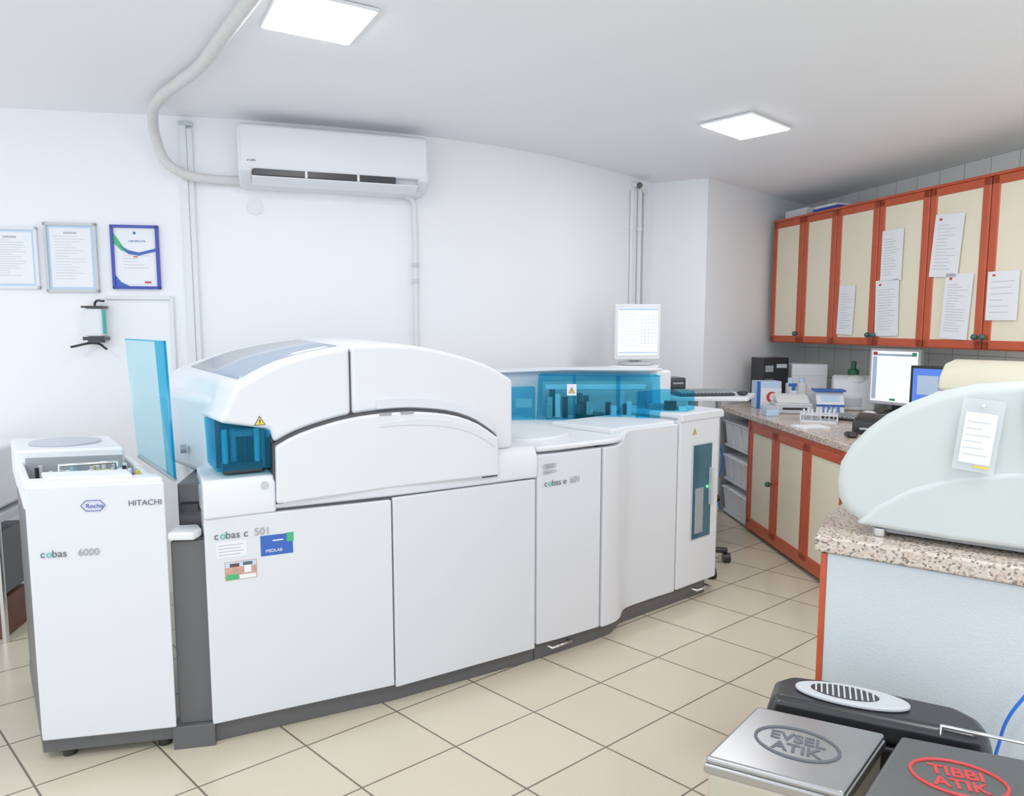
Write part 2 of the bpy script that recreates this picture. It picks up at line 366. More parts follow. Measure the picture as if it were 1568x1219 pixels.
# immunology unit ----------------------------------------------------
u6=root('immunology_unit',.101,2.898,0,39.6);u6.parent=an
front=[(0,.0),(.12,-.02),(.345,-.045)]
bul=[(.352,-.05),(.40,-.052),(.45,-.048),(.49,-.034),(.525,-.012),(.56,.012),(.60,.026),(.65,.028),(.80,.022),(.955,.010)]
bk=[(1.30,.62),(1.18,.92),(-.22,.92)]
prism('plinth',[(0.01,.02),(.35,-.01),(.46,-.01),(.58,.04),(1.242,.02),(1.22,.6),(0,.6)],0,.075,GREY,u6,.003)
prism('body',[(.0,.02)]+[(s,t+.02) for s,t in front[1:]]+[(s,t+.02) for s,t in bul]+[(1.30,.03)]+bk,.085,.90,GAP,u6)
prism('body_back',[(.0,.05),(.34,.03),(.46,.03),(.60,.06),(1.325,.02),(1.325,.62),(1.18,.93),(-.22,.93)],.08,.925,WHITE,u6,.004)
prism('door_left',[(.004,-.005),(.12,-.025),(.342,-.05),(.342,-.0),(.004,.04)],.08,.905,WHITE,u6,.006)
def doorb(name,z0,zf,m):
    bm=bmesh.new();fr=[(s,t-.008) for s,t in bul]
    P=[(bm.verts.new((s,t,z0)),bm.verts.new((s,t,zf(s))),bm.verts.new((s,t+.05,z0)),bm.verts.new((s,t+.05,zf(s)))) for s,t in fr]
    for a,b in zip(P,P[1:]):
        bm.faces.new((a[0],b[0],b[1],a[1]));bm.faces.new((a[2],a[3],b[3],b[2]))
        bm.faces.new((a[1],b[1],b[3],a[3]));bm.faces.new((a[0],a[2],b[2],b[0]))
    for a in (P[0],P[-1]): bm.faces.new((a[0],a[1],a[3],a[2]))
    return fin(name,bm,m,u6,.006)
def zt(s):
    k=min(1,max(0,(s-.44)/.16));k=k*k*(3-2*k);return .905+.045*k
doorb('door_right',.078,zt,WHITE)
dk=[(0.01,-.0)]+[(s,t-.004) for s,t in front[1:]]+[(s,t-.004) for s,t in bul]+[(.955,.5),(.90,.92),(-.20,.92)]
prism('deck',dk,.915,.94,WHITE2,u6,.012)
prism('deck_raised',[(.50,.03),(.60,.038),(.955,.02),(.955,.40),(.45,.40)],.935,.965,WHITE2,u6,.012)
cyl('deck_round_cover',(.15,.30,.945),.24,.03,WHITE2,u6,n=64,bevel=.01)
prism('tower',[(.965,-.002),(1.30,-.006),(1.33,.02),(1.33,.42),(.965,.45)],.08,.99,WHITE2,u6,.012)
exy('tower_head',[(.965,.955),(1.335,.955),(1.335,.99),(1.31,1.0),(.965,1.0)],-.012,.42,WHITE2,u6,.01)
box('tower_window_frame',1.065,1.235,-.010,0,.325,.835,LGREY,u6,.004)
box('tower_window',1.072,1.228,-.013,-.008,.333,.827,DGLASS,u6)
box('tower_handle',1.205,1.22,-.035,-.012,.50,.70,LGREY,u6,.004)
box('tower_inner_panel',1.09,1.16,-.0145,-.012,.36,.60,MGREY,u6);cyl('tower_indicator',(1.19,-.016,.60),.008,.004,SCRG,u6,'y')
warn(1.085,-.004,.885,u6,.8)
text('label','c  bas e',(.03,-.018,.77),.038,TXG,u6,rot=(90,0,-8));text('label_2','o',(.049,-.021,.77),.038,TEAL,u6,rot=(90,0,-8))
text('label_3','601',(.165,-.035,.77),.038,MGREY,u6,rot=(90,0,-6))
multi('sticker_barcode',[(.03+.007*i,.034+.007*i,-.021,-.0135,.845,.865) for i in range(12)],INK,u6)
multi('sticker_lines',[(.03,.10,-.022,-.0135,.825+.008*i,.828+.008*i) for i in range(2)],INK,u6)
for s in (.08,1.12):
    tube('pull_handle',[(s,.03,.05),(s,-.02,.05),(s+.11,-.025,.05),(s+.11,.03,.05)],.006,CHROME,u6,False)
W=an
prism('rear_deck_cover',[(-.12,3.86),(.25,4.04),(.60,4.12),(.80,4.02),(.93,4.08),(.70,4.30),(.2,4.22),(-.32,3.92)],.93,1.185,WHITE2,W,.018)
prism('rear_deck_lip',[(-.10,3.80),(.30,4.0),(.78,3.96),(.86,4.02),(.62,4.20),(-.2,3.98)],1.183,1.20,WHITE2,W,.008)
def shell(name,poly,z0,z1,m,k=1,kt=None):
    """open-bottom acrylic cover : thin side walls and a top sheet"""
    cx=sum(p[0] for p in poly)/len(poly);cy=sum(p[1] for p in poly)/len(poly)
    tp=[(cx+(x-cx)*k,cy+(y-cy)*k) for x,y in poly]
    bm=bmesh.new();n=len(poly)
    A_=[bm.verts.new((x,y,z0)) for x,y in poly];B_=[bm.verts.new((x,y,z1)) for x,y in tp]
    bm.faces.new(B_)
    for i in range(n): bm.faces.new((A_[i],A_[(i+1)%n],B_[(i+1)%n],B_[i]))
    return fin(name,bm,m,W,0)
shell('blue_cover_main',[(.13,3.74),(.47,3.68),(.78,3.66),(.80,3.86),(.50,3.98),(.15,3.92)],.94,1.178,GLASS,.97)
shell('blue_cover_left',[(.0,3.72),(.125,3.745),(.12,3.86),(-.04,3.80)],.94,1.11,GLASS)
shell('blue_cover_right',[(.64,3.62),(.90,3.60),(.965,3.70),(.93,3.80),(.80,3.80)],.965,1.10,GLASS,.97)
tube('blue_cover_rim',[(.14,3.745,1.18),(.47,3.69,1.18),(.775,3.668,1.18)],.0035,GLASS,W,False)
for x,y in ((.33,3.705),(.56,3.675)): box('blue_cover_rib',x,x+.006,y-.003,y+.1,.945,1.175,GLASS,W)
prism('mechanism_backplate',[(.17,3.90),(.50,3.955),(.77,3.86),(.77,3.87),(.50,3.965),(.17,3.91)],.945,1.13,LGREY,W)
for i in range(22):
    x=random.uniform(.18,.74);y=3.82-.05*(x-.2)+random.uniform(-.07,.05)
    h=random.uniform(.05,.15)
    box('pipetting_mechanism',x-.014,x+.014,y-.02,y+.02,.945,.945+h,random.choice([WHITE2,MGREY,BLACK,WHITE2,LGREY,GREY]),W,.003)
box('pipetting_rail',.18,.72,3.78,3.80,1.10,1.125,WHITE2,W,.003)
box('reagent_rotor_block',.72,.92,3.70,3.76,.965,1.03,MGREY,W,.01)
box('reagent_pack',.80,.86,3.66,3.69,.965,1.05,BLACK,W,.004);box('reagent_pack_b',.87,.91,3.65,3.69,.965,1.02,WHITE2,W,.004)
box('pipetting_rail_b',.02,.11,3.77,3.79,1.0,1.05,LGREY,W,.003)
cyl('rotor',(.42,3.79,.955),.08,.03,BLACK,W)
we=root('cover_label',.315,3.700,0,-8);we.parent=an
box('warning_plate',-.025,.025,-.006,-.004,1.075,1.135,PAPER,we);warn(0,-.006,1.088,we,.85)

# ------------------------------------------------------------------ control desk, monitor, keyboard
dsk=root('computer_desk')
prism('desk_top',[(1.00,4.22),(1.42,4.22),(1.56,4.50),(1.30,4.72),(.75,4.72),(.72,4.40)],.985,1.008,WHITE2,dsk,.006)
for x,y in ((1.33,4.52),(1.10,4.30),(.80,4.62),(1.22,4.66)): cyl('desk_leg',(x,y,.4925),.018,.985,LGREY,dsk)
mr_=root('monitor_riser')
prism('riser_box',[(.62,4.44),(.92,4.42),(.98,4.66),(.66,4.70)],1.01,1.188,WHITE2,mr_,.006)
mo=root('desktop_monitor',.80,4.50,1.19,10)
cyl('base',(0,.04,.008),.11,.016,LGREY,mo,bevel=.004);box('neck',-.03,.03,.05,.08,.01,.12,LGREY,mo,.005)
box('bezel',-.155,.155,0,.045,.03,.385,OFFW,mo,.01);box('screen',-.132,.132,-.003,.001,.062,.36,SCRW,mo)
multi('screen_rows',[(-.12,.0+random.uniform(-.03,.01),-.0045,-.0035,.32-.018*i,.3215-.018*i) for i in range(12)],LBLUE,mo)
multi('screen_grid',[(.02,.12,-.0045,-.0035,.31-.022*i,.312-.022*i) for i in range(9)]+[(.02+.025*i,.0215+.025*i,-.0045,-.0035,.13,.31) for i in range(5)]+[(-.13,.13,-.0045,-.0035,.345,.358),(-.13,.13,-.0045,-.0035,.075,.082)],LBLUE,mo)
def keyboard(x,y,z,yaw,w=.40,d=.14):
    k=root('keyboard',x,y,z,yaw)
    exx('case',[(0,0),(d,0),(d,.028),(0,.014)],-w/2,w/2,BLACK,k,.004)
    bs=[]
    for r in range(5):
        for c in range(15): 
            bs.append((-w/2+.012+c*(w-.02)/15,-w/2+.012+c*(w-.02)/15+.019,.012+r*.024,.031+r*.024,.016+r*.0025,.024+r*.0025))
    multi('keys',bs,MGREY,k);return k
keyboard(1.20,4.30,1.01,8,.36)
pr=root('label_printer',1.05,4.46,1.01,12)
box('body',-.05,.06,0,.14,0,.10,BLACK,pr,.012);box('slot',-.03,.04,-.002,.01,.06,.07,MGREY,pr)
ms=root('computer_mouse',1.43,4.36,1.01,10);ball('shell',(0,0,.014),.03,BLACK,ms,1,1.6,.5)

ch=root('office_chair',1.04,4.16,0,0)
for i in range(5):
    a=R(72*i+5);x,y=.27*math.cos(a),.27*math.sin(a)
    tube('base_arm',[(0,0,.10),(x,y,.075)],.018,BLACK,ch,False)
    cyl('caster',(x,y,.03),.03,.04,BLACK,ch,'x')
cyl('column',(0,0,.25),.025,.32,CHROME,ch);box('seat',-.17,.17,-.17,.17,.41,.47,BLACK,ch,.03)
box('backrest',-.15,.15,.15,.19,.52,.80,BLACK,ch,.02);box('back_spine',-.02,.02,.14,.17,.42,.6,BLACK,ch,.004)

# ------------------------------------------------------------------ wall items
wyaw=math.degrees(math.atan2(4.078-3.762,-.526+1.459))
ac=root('air_conditioner',-1.459,3.762,0,wyaw)
S0,S1=.055,.99
exx('body',[(-.02,2.44),(-.19,2.44),(-.215,2.425),(-.225,2.38),(-.222,2.235),(-.215,2.215),(-.02,2.215)],S0,S1,WHITE2,ac,.010)
exx('lower_body',[(-.02,2.22),(-.17,2.22),(-.16,2.19),(-.10,2.155),(-.02,2.145)],S0+.01,S1-.01,WHITE2,ac,.006)
exx('side_cheek_left',[(-.02,2.43),(-.21,2.42),(-.215,2.21),(-.15,2.165),(-.02,2.15)],S0-.012,S0+.055,WHITE2,ac,.012)
exx('side_cheek_right',[(-.02,2.43),(-.21,2.42),(-.215,2.21),(-.15,2.165),(-.02,2.15)],S1-.05,S1+.01,WHITE2,ac,.012)
exx('outlet',[(-.2145,2.222),(-.2135,2.190),(-.17,2.18),(-.15,2.222)],S0+.06,S1-.17,BLACK,ac)
exx('flap',[(-.21,2.186),(-.212,2.180),(-.15,2.146),(-.145,2.152)],S0+.05,S1-.05,WHITE2,ac,.002)
for s in (.36,.62): box('louver_post',s,s+.012,-.2175,-.2,2.186,2.218,WHITE2,ac)
text('logo','arcelik',(S0+.03,-.2265,2.25),.016,TXG,ac)
box('mount',S0+.1,S1-.1,-.03,.015,2.2,2.4,WHITE2,ac)
hp=root('air_conditioner_hose')
def wp(s,t,z):
    a=R(wyaw);return (-1.459+s*math.cos(a)-t*math.sin(a),3.762+s*math.sin(a)+t*math.cos(a),z)
tube('insulated_pipe',[(-.62,2.05,2.465),(-.817,2.33,2.465),(-1.034,2.635,2.465),(-1.24,2.92,2.465),(-1.42,3.12,2.465),(-1.60,3.32,2.46),(-1.72,3.50,2.44),wp(-.335,-.035,2.35),wp(-.30,-.035,2.26),wp(-.22,-.035,2.205),wp(-.1,-.035,2.185),wp(.06,-.035,2.185)],.024,HOSE,hp)
tr=root('vertical_cable_trunking',-1.459,3.762,0,wyaw-6)
box('duct',-.238,-.205,-.022,.02,0,2.47,WHITE2,tr,.004);box('duct_b',-.205,-.178,-.015,.02,0,2.44,WHITE2,tr,.004)
box('duct_cap',-.24,-.175,-.028,.02,2.45,2.47,LGREY,tr,.004)
tr2=root('horizontal_cable_trunking',-2.501,3.574,0,10.2)
box('duct',.43,.745,-.018,.0,1.575,1.592,WHITE2,tr2,.003);box('duct_down',.735,.752,-.018,.0,.9,1.592,WHITE2,tr2,.003)
dp=root('drain_pipe')
tube('pipe',[wp(.90,-.05,2.155),wp(.945,-.035,2.13),wp(.953,-.03,2.05),wp(.955,-.03,1.6),wp(.957,-.03,.9),wp(.957,-.03,.02)],.013,OFFW,dp)
for z in (1.78,1.69): 
    p=wp(.955,-.03,z);cyl('clamp',p,.019,.02,LGREY,dp)
pp=root('heating_pipes',.272,4.589,0,math.degrees(math.atan2(.83,.784)))
for s,r,zt_ in ((.83,.012,2.40),(.93,.015,2.42),(1.0,.015,2.42)):
    cyl('riser',(s,-.025,zt_/2),r,zt_,WHITE2,pp);cyl('coupling',(s,-.025,2.14),r*1.35,.03,WHITE2,pp)
tube('elbow',[(.86,-.0,2.45),(.90,-.04,2.44),(.95,-.045,2.42),(1.0,-.03,2.40)],.018,OFFW,pp)
ball('valve',(.885,-.05,2.44),.022,GREY,pp)

def cert(name,s0,s1,z0,z1,fm,inner,style):
    f=root(name,-2.501,3.574,0,10.2);w=.014
    multi('frame',[(s0,s1,-.02,0,z1-w,z1),(s0,s1,-.02,0,z0,z0+w),(s0,s0+w,-.02,0,z0,z1),(s1-w,s1,-.02,0,z0,z1)],fm,f)
    box('sheet',s0+w*.5,s1-w*.5,-.010,0,z0+w*.5,z1-w*.5,inner,f)
    box('paper',s0+w+.012,s1-w-.012,-.0115,-.0101,z0+w+.012,z1-w-.012,PAPER,f)
    a,b=s0+.045,s1-.045
    if style==0:
        lines('print',a,b,z0+.06,z1-.06,16,-.0118,INK,f,.0016);box('print_block',(s0+s1)/2-.03,(s0+s1)/2+.03,-.0125,-.0117,z1-.055,z1-.045,INK,f)
    else:
        lines('print',a+.01,b-.0,z0+.10,z1-.13,6,-.0118,INK,f,.002)
        exy('swoosh_green',[(s0+w,z1-.09),(s0+w,z1-.04),(s0+.04,z1-.08),(s0+.06,z1-.115),(s0+.09,z1-.145),(s0+.045,z1-.125)],-.014,-.0117,GREEN,f)
        exy('swoosh_blue',[(s0+.04,z1-.10),(s0+.08,z1-.125),(s0+.13,z1-.137),(s1-w,z1-.115),(s1-w,z1-.13),(s0+.13,z1-.152),(s0+.08,z1-.145)],-.0145,-.0117,BLUE2,f)
        exy('corner_blue',[(s0+w,z0+w),(s0+.08,z0+w),(s0+.04,z0+.035),(s0+w,z0+.07)],-.014,-.0117,BLUE2,f)
        box('seal',s1-.075,s1-.045,-.0135,-.0117,z0+.03,z0+.04,RED,f);box('stamp',(s0+s1)/2-.006,(s0+s1)/2+.006,-.0135,-.0117,z1-.045,z1-.033,BLUE2,f)
        text('heading','CERTIFICATE',((s0+s1)/2+.01,-.0125,z1-.085),.014,BLUE2,f,align='CENTER')
        box('emblem',(s0+s1)/2-.01,(s0+s1)/2+.01,-.0135,-.0117,z0+.16,z0+.166,RED,f)
cert('framed_certificate',-.12,.13,1.625,1.93,WHITE2,LBLUE,0)
cert('framed_certificate',.160,.402,1.61,1.955,LGREY,LBLUE,0)
cert('framed_certificate',.468,.695,1.628,1.95,BLUE,PAPER,1)
sd=root('hand_sanitizer_dispenser',-2.501,3.574,0,10.2)
box('bottle',.345,.425,-.07,-.01,1.385,1.53,WHITE2,sd,.012);box('label',.415,.428,-.06,-.02,1.40,1.52,TEAL,sd)
multi('wire_bracket',[(.335,.435,-.078,-.0,1.53,1.54),(.335,.435,-.078,-.0,1.368,1.385),(.36,.41,-.085,.0,1.355,1.37)],BLACK,sd)
tube('pump',[(.385,-.04,1.53),(.39,-.04,1.56),(.44,-.07,1.565)],.006,BLACK,sd)
tube('lever',[(.285,-.10,1.335),(.38,-.05,1.352),(.45,-.10,1.325)],.006,BLACK,sd)
sw=root('round_wall_cover',-1.459,3.762,0,wyaw);cyl('plate',(.11,-.006,2.06),.04,.012,WHITE2,sw,'y')
sb=root('side_equipment_table',-2.46,3.05,0,10)
box('top_unit',-.2,.17,0,.35,.62,.90,WHITE2,sb,.02);box('shelf',-.2,.17,0,.35,.56,.60,LGREY,sb,.005)
for x,y in ((-.18,.02),(.15,.02),(-.18,.33),(.15,.33)): cyl('leg',(x,y,.28),.014,.56,CHROME,sb)
box('power_supply',-.2,.13,.06,.3,.20,.50,GREY,sb,.01);box('wood_case',-.2,.13,.05,.3,.0,.18,WOODD,sb,.01)
tube('cable',[(.0,.0,.6),(.12,-.03,.5),(.02,-.04,.42),(.14,-.03,.33),(.0,-.02,.27)],.006,BLACK,sb);tube('cable_b',[(.02,.0,.62),(.14,-.03,.42),(.05,-.04,.36)],.005,CABLE,sb)

# ------------------------------------------------------------------ upper cabinets
UY=math.degrees(math.atan2(3.879-5.897,2.738-2.162))
uc=root('wall_cabinets',2.162,5.897,0,UY)
def door(p,s0,s1,z0,z1,t=-.022,fw=.052):
    box('door_panel',s0+fw*.8,s1-fw*.8,t+.006,t+.014,z0+fw*.8,z1-fw*.8,CREAM,p)
    for nm,(a,b,c,d) in {'rail_top':(s0,s1,z1-fw,z1),'rail_bottom':(s0,s1,z0,z0+fw),'stile_left':(s0,s0+fw,z0,z1),'stile_right':(s1-fw,s1,z0,z1)}.items():
        box(nm,a,b,t-.0,t+.02,c,d,WOOD,p,.008)
def knob(p,s,z,t=-.022):
    cyl('knob_stem',(s,t-.01,z),.006,.02,KNOB,p,'y');ball('knob',(s,t-.024,z),.018,KNOB,p)
box('carcass',.0,2.75,0,.42,1.30,2.27,CREAM,uc)
box('carcass_front_edge',.0,2.75,-.001,.01,1.30,2.275,WOOD,uc)
box('cornice',-.005,2.755,-.024,.02,2.268,2.285,WOOD,uc,.004)
es=[.005,.375,.73,1.125,1.528,1.935,2.34,2.745]
for a,b in zip(es,es[1:]): door(uc,a+.002,b-.002,1.305,2.268)
for s in (.345,1.10,1.15,1.91,1.96,2.72): knob(uc,s,1.375)
def sheet(s0,s1,z0,z1,tilt=0,n=10,hd=None):
    e=root('note',0,0,0,0);e.parent=uc;e.location=((s0+s1)/2,-.026,(z0+z1)/2);e.rotation_euler=(0,R(tilt),0)
    w,h=(s1-s0)/2,(z1-z0)/2
    box('paper',-w,w,-.0015,0,-h,h,PAPER,e)
    lines('print',-w*.75,w*.75,-h*.8,h*.7,n,-.0017,INK,e,.003)
    if hd: box('header',-w*.7,-w*.5,-.0025,-.0015,h*.80,h*.88,hd,e)
sheet(.79,.945,1.375,1.72,2,14);sheet(1.17,1.345,1.73,2.06,0,14);sheet(1.14,1.335,1.37,1.74,-2,16,RED)
sheet(1.57,1.77,1.73,2.10,4,14,RED);sheet(1.67,1.855,1.36,1.745,3,18,RED);sheet(1.955,2.14,1.47,1.74,0,6,RED)
tb=root('stacked_folders',2.162,5.897,2.285,UY)
box('blue_folder',.42,.68,.02,.18,0,.03,BLUE,tb,.003);box('white_folder',.40,.62,.05,.25,.03,.055,PAPER,tb,.003);box('folder_stack',.05,.30,.05,.25,0,.07,OFFW,tb,.003)

# ------------------------------------------------------------------ lower counter
CY=math.degrees(math.atan2(3.5-5.2,1.74-1.62))
lc=root('base_cabinets',1.62,5.2,0,CY)
Lc=2.28
box('carcass',.36,Lc,.03,.60,.06,.78,CREAM,lc);box('kickboard',.36,Lc,.06,.10,0,.06,WOODD,lc)
box('end_panel',.345,.362,.0,.60,.02,.79,WOOD,lc,.003)
box('frame_edge',.345,Lc,.005,.03,.755,.79,WOOD,lc);box('frame_bottom',.345,Lc,.0,.03,.03,.07,WOOD,lc)
ds=[.365,.77,1.18,1.60,2.01,Lc]
for a,b in zip(ds,ds[1:]): door(lc,a+.003,b-.003,.06,.76,0.0)
for s in (.735,1.565,1.64): knob(lc,s,.42,0)
multi('open_shelf',[(-.13,.345,.02,.60,.02,.04),(-.13,.345,.02,.60,.27,.285),(-.13,.345,.02,.60,.53,.545),(-.13,.345,.60,.615,0,.79)],WHITE2,lc)
for z in (.04,.285,.545):
    for s in (-.12,.035,.19):
        exx('storage_box',[(.03,z+.0),(.28,z),(.30,z+.17),(.01,z+.17)],s,s+.14,PAPER,lc,.010)
        box('storage_box_lid',s-.003,s+.143,.0,.31,z+.165,z+.182,LGREY if z>.5 else WHITE2,lc,.005)
prism('granite_countertop',[(1.600,5.34),(1.772,2.9),(3.30,2.95),(2.53,6.20)],.79,.83,GRAN,None,.006)
tube('network_cable',[(1.59,5.32,.80),(1.57,5.30,.60),(1.60,5.28,.40),(1.56,5.3,.2),(1.6,5.3,.03)],.007,CABLE,None)

def grp(name,x,y,z=.83,yaw=0): return root(name,x,y,z,yaw)
g=grp('computer_tower',2.02,5.45,.83,15)
box('case',-.09,.14,0,.16,0,.36,BLACK,g,.006);box('drive_bay',-.07,0,-.004,.0,.25,.30,MGREY,g,.002);box('front_vent',-.07,0,-.004,0,.05,.2,GREY,g,.002)
box('port_strip',.03,.12,-.003,0,.28,.31,LGREY,g)
g=grp('first_aid_box',1.89,5.16,.83,0)
box('carton',-.09,.09,0,.12,0,.20,LBLUE,g,.004);box('label',-.06,.09,-.002,0,.02,.15,PAPER,g)
cs=[(.02+.04*math.cos(a),.085+.04*math.sin(a)) for a in rng(R(50),R(310),16)]+[(.032+.03*math.cos(a),.085+.03*math.sin(a)) for a in rng(R(310),R(50),16)]
exy('crescent',cs,-.004,-.002,RED,g)
box('blue_band',-.09,-.065,-.003,0,0,.2,BLUE2,g)
g=grp('small_printer',1.95,4.83,.83,-8)
box('body',-.13,.12,0,.18,0,.075,LGREY,g,.012);exx('cover',[(.02,.075),(.17,.075),(.17,.13),(.10,.12)],-.11,.11,OFFW,g,.01);box('paper_slot',-.08,.08,-.003,.002,.03,.045,BLACK,g)
g=grp('white_carton',2.30,5.44,.83,-10);box('carton',-.13,.13,0,.18,0,.31,WHITE2,g,.004);box('flap_line',-.13,.13,-.001,0,.22,.224,LGREY,g);box('label',-.05,.06,-.002,0,.08,.16,PAPER,g)
g=grp('reagent_bottle_pair',2.08,5.22,.83,0)
for x in (0,.085): cyl('bottle',(x,.03,.09),.035,.18,WHITE2,g,bevel=.006);cyl('cap',(x,.03,.2),.02,.04,LBLUE,g)
g=grp('centrifuge_timer_unit',2.20,4.84,.83,-15)
exx('base',[(0,0),(.13,0),(.13,.15),(.06,.15),(0,.07)],-.09,.09,WHITE2,g,.008);
loft('display',[(-.06,.012,.085),(.06,.012,.085),(.06,.045,.125),(-.06,.045,.125)],[(-.06,.008,.087),(.06,.008,.087),(.06,.041,.127),(-.06,.041,.127)],LBLUE,g)
box('blue_strip',-.09,.09,-.003,.002,.05,.065,BLUE2,g);box('folder_on_top',-.11,.10,.02,.14,.152,.165,BLUE2,g,.003)
multi('keypad',[(-.05+.03*i,-.03+.03*i,-.004,.0,.012+.013*j,.02+.013*j) for i in range(4) for j in range(3)],BLUE2,g)
g=grp('benchtop_analyzer',2.45,5.02,.83,-20)
exx('body',[(0,0),(.2,0),(.2,.22),(.14,.25),(.06,.22),(.02,.14),(0,.12)],-.14,.14,WHITE2,g,.02,4);box('panel',-.09,.05,-.004,.004,.03,.09,LGREY,g,.003);ball('lid_dome',(.02,.12,.21),.08,OFFW,g,1,1,.5)
g=grp('tube_rack',1.93,4.40,.83,-25)
multi('rack',[(-.11,.11,0,.06,0,.012),(-.11,.11,0,.06,.045,.05),(-.11,-.102,0,.06,0,.055),(.102,.11,0,.06,0,.055),(-.11,.11,.09,.15,0,.012),(-.11,.11,.09,.15,.045,.05),(-.11,-.102,.09,.15,0,.055),(.102,.11,.09,.15,0,.055)],WHITE2,g)
for i in range(8): cyl('test_tube',(-.09+.025*i,.03+.09*(i%2),.045),.006,.075,WHITE2,g,n=10)
g=grp('green_bottle',2.58,5.32,.83,0);cyl('bottle',(0,0,.14),.04,.28,DGREEN,g,bevel=.01);cyl('cap',(0,0,.31),.018,.06,DGREEN,g)
def lcd(x,y,yaw,w,z0,z1,scr,zb=.83):
    g=root('desktop_monitor',x,y,zb,yaw)
    cyl('base',(0,.03,.008),.10,.016,BLACK,g);box('neck',-.03,.03,.04,.06,.01,z0+.1,BLACK,g,.004)
    box('bezel',-w/2,w/2,0,.035,z0,z1,LGREY if scr is SCRW else BLACK,g,.006);box('screen',-w/2+.018,w/2-.018,-.003,0.001,z0+.022,z1-.018,scr,g);return g,w
g,w=lcd(2.56,4.72,-60,.35,.075,.455,SCRW)
multi('toolbar',[(-.15,.15,-.0045,-.0035,.405,.42),(-.15,-.12,-.0045,-.0035,.11,.40)],LBLUE,g)
box('button',-.15,-.12,-.005,-.0035,.41,.432,RED,g);box('button_b',.12,.15,-.005,-.0035,.41,.432,GREEN,g);box('button_c',-.02,.02,-.005,-.0035,.105,.12,GREEN,g)
g,w=lcd(2.62,4.32,-52,.33,.07,.36,SCRB)
multi('windows',[(-.12,.0,-.0045,-.0035,.18,.30),(.02,.11,-.0045,-.0035,.12,.22)],LBLUE,g)
keyboard(2.17,4.46,.83,-48,.42)
keyboard(2.24,4.18,.83,-48,.3)
g=grp('black_card_terminal',2.02,3.88,.83,-35);box('body',-.12,.13,0,.16,0,.075,BLACK,g,.008);exx('lid',[(.0,.075),(.16,.075),(.16,.11),(.02,.09)],-.11,.12,BLACK,g,.006);box('slot',-.08,.08,-.003,.002,.03,.04,LGREY,g)
g=grp('computer_mouse',1.86,3.83,.83,0);ball('shell',(0,0,.016),.032,BLACK,g,1,1.6,.5)
g=grp('computer_mouse',2.40,4.70,.83,0);ball('shell',(0,0,.02),.04,WHITE2,g,1,1.5,.5)
g=grp('centrifuge',2.16,3.25,.83,-48)
box('body',-.20,.24,0,.36,0,.30,BEIGE,g,.03,4);exx('lid',[(.01,.30),(.35,.30),(.33,.40),(.22,.445),(.10,.43),(.03,.37)],-.18,.22,BEIGE,g,.02,4);box('latch',-.02,.06,-.01,.02,.31,.34,GREEN,g,.004);box('panel',-.1,.1,-.004,0,.1,.2,MGREY,g)
g=grp('paper_stack',1.80,4.12,.83,12);box('sheets',-.09,.09,0,.13,0,.012,PAPER,g,.001);lines('print',-.07,.07,.002,.01,2,-.0005,INK,g,.001)
g=grp('pipette_tip_box',1.76,4.72,.83,5);box('box_base',-.045,.045,0,.08,0,.045,LBLUE,g,.005);box('box_lid',-.045,.045,0,.08,.045,.07,CLEAR,g,.005)
g=grp('spray_bottle',2.04,5.09,.83,0);cyl('bottle',(0,0,.07),.03,.14,WHITE2,g,bevel=.008);cyl('neck',(0,0,.155),.012,.03,BLUE2,g);box('trigger_head',-.035,.02,-.01,.01,.168,.192,BLUE2,g,.004)
g=root('wall_power_socket',0,0,0);g.location=(2.845,5.09,1.17);g.rotation_euler=(0,0,math.atan2(wd.y,wd.x))
box('plate',-.07,.07,-.012,0,-.035,.035,WHITE2,g,.004);cyl('outlet',(-.032,-.013,0),.02,.006,LGREY,g,'y');cyl('outlet_b',(.032,-.013,0),.02,.006,LGREY,g,'y')
tube('monitor_cable',[(2.72,4.80,1.0),(2.80,4.95,.90),(2.70,4.98,.842),(2.62,4.92,.842)],.005,BLACK,None)

# ------------------------------------------------------------------ near counter with hooded instrument
NY=math.degrees(math.atan2(1.653-1.914,1.24-.864))
nc=root('side_counter',.864,1.914,0,NY)
box('body',.012,1.15,.02,.60,0.0,.81,PANEL,nc,.002);box('wood_edge',-.004,.012,.016,.62,.0,.81,WOOD,nc,.002)
prism('granite_top',[(-.02,-.0),(1.2,-.0),(1.2,.64),(.0,.64),(-.04,.3)],.815,.862,GRAN,nc,.008)
hi=root('hooded_instrument',.864,1.914,.862,NY)
top=[(.012,.145),(.018,.20),(.045,.255),(.085,.305),(.13,.348),(.185,.385),(.25,.418),(.33,.442),(.43,.455),(.55,.45),(.70,.42),(.80,.36),(.84,.25)]
bot=[(.82,.035),(.62,.028),(.45,.022),(.30,.022),(.18,.026),(.08,.034),(.035,.062),(.016,.10)]
pr_=top+bot
back=[(.42+(s-.42)*.82,.03+(z-.03)*.72) for s,z in pr_]
loft('hood_shell',[(s,.07,z) for s,z in pr_],[(s,.56,z) for s,z in back],SHELL,hi,.035,6,50)
low_=[(.07,.03),(.12,.09),(.20,.15),(.30,.195),(.42,.22),(.58,.235),(.78,.235),(.80,.034),(.6,.03),(.3,.024)]
exy('side_swell',low_,.063,.10,SHELL,hi,.016,5,60)
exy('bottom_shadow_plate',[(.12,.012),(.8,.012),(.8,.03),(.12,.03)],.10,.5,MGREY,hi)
for s,t in ((.13,.10),(.75,.12),(.13,.5),(.75,.5)): cyl('foot',(s,t,.012),.018,.024,CHROME,hi,bevel=.003)
box('hinge_cover',.44,.49,.06,.09,.36,.43,LGREY,hi,.006);tube('hinge_rod',[(.44,.05,.43),(.47,.05,.26)],.006,MGREY,hi)
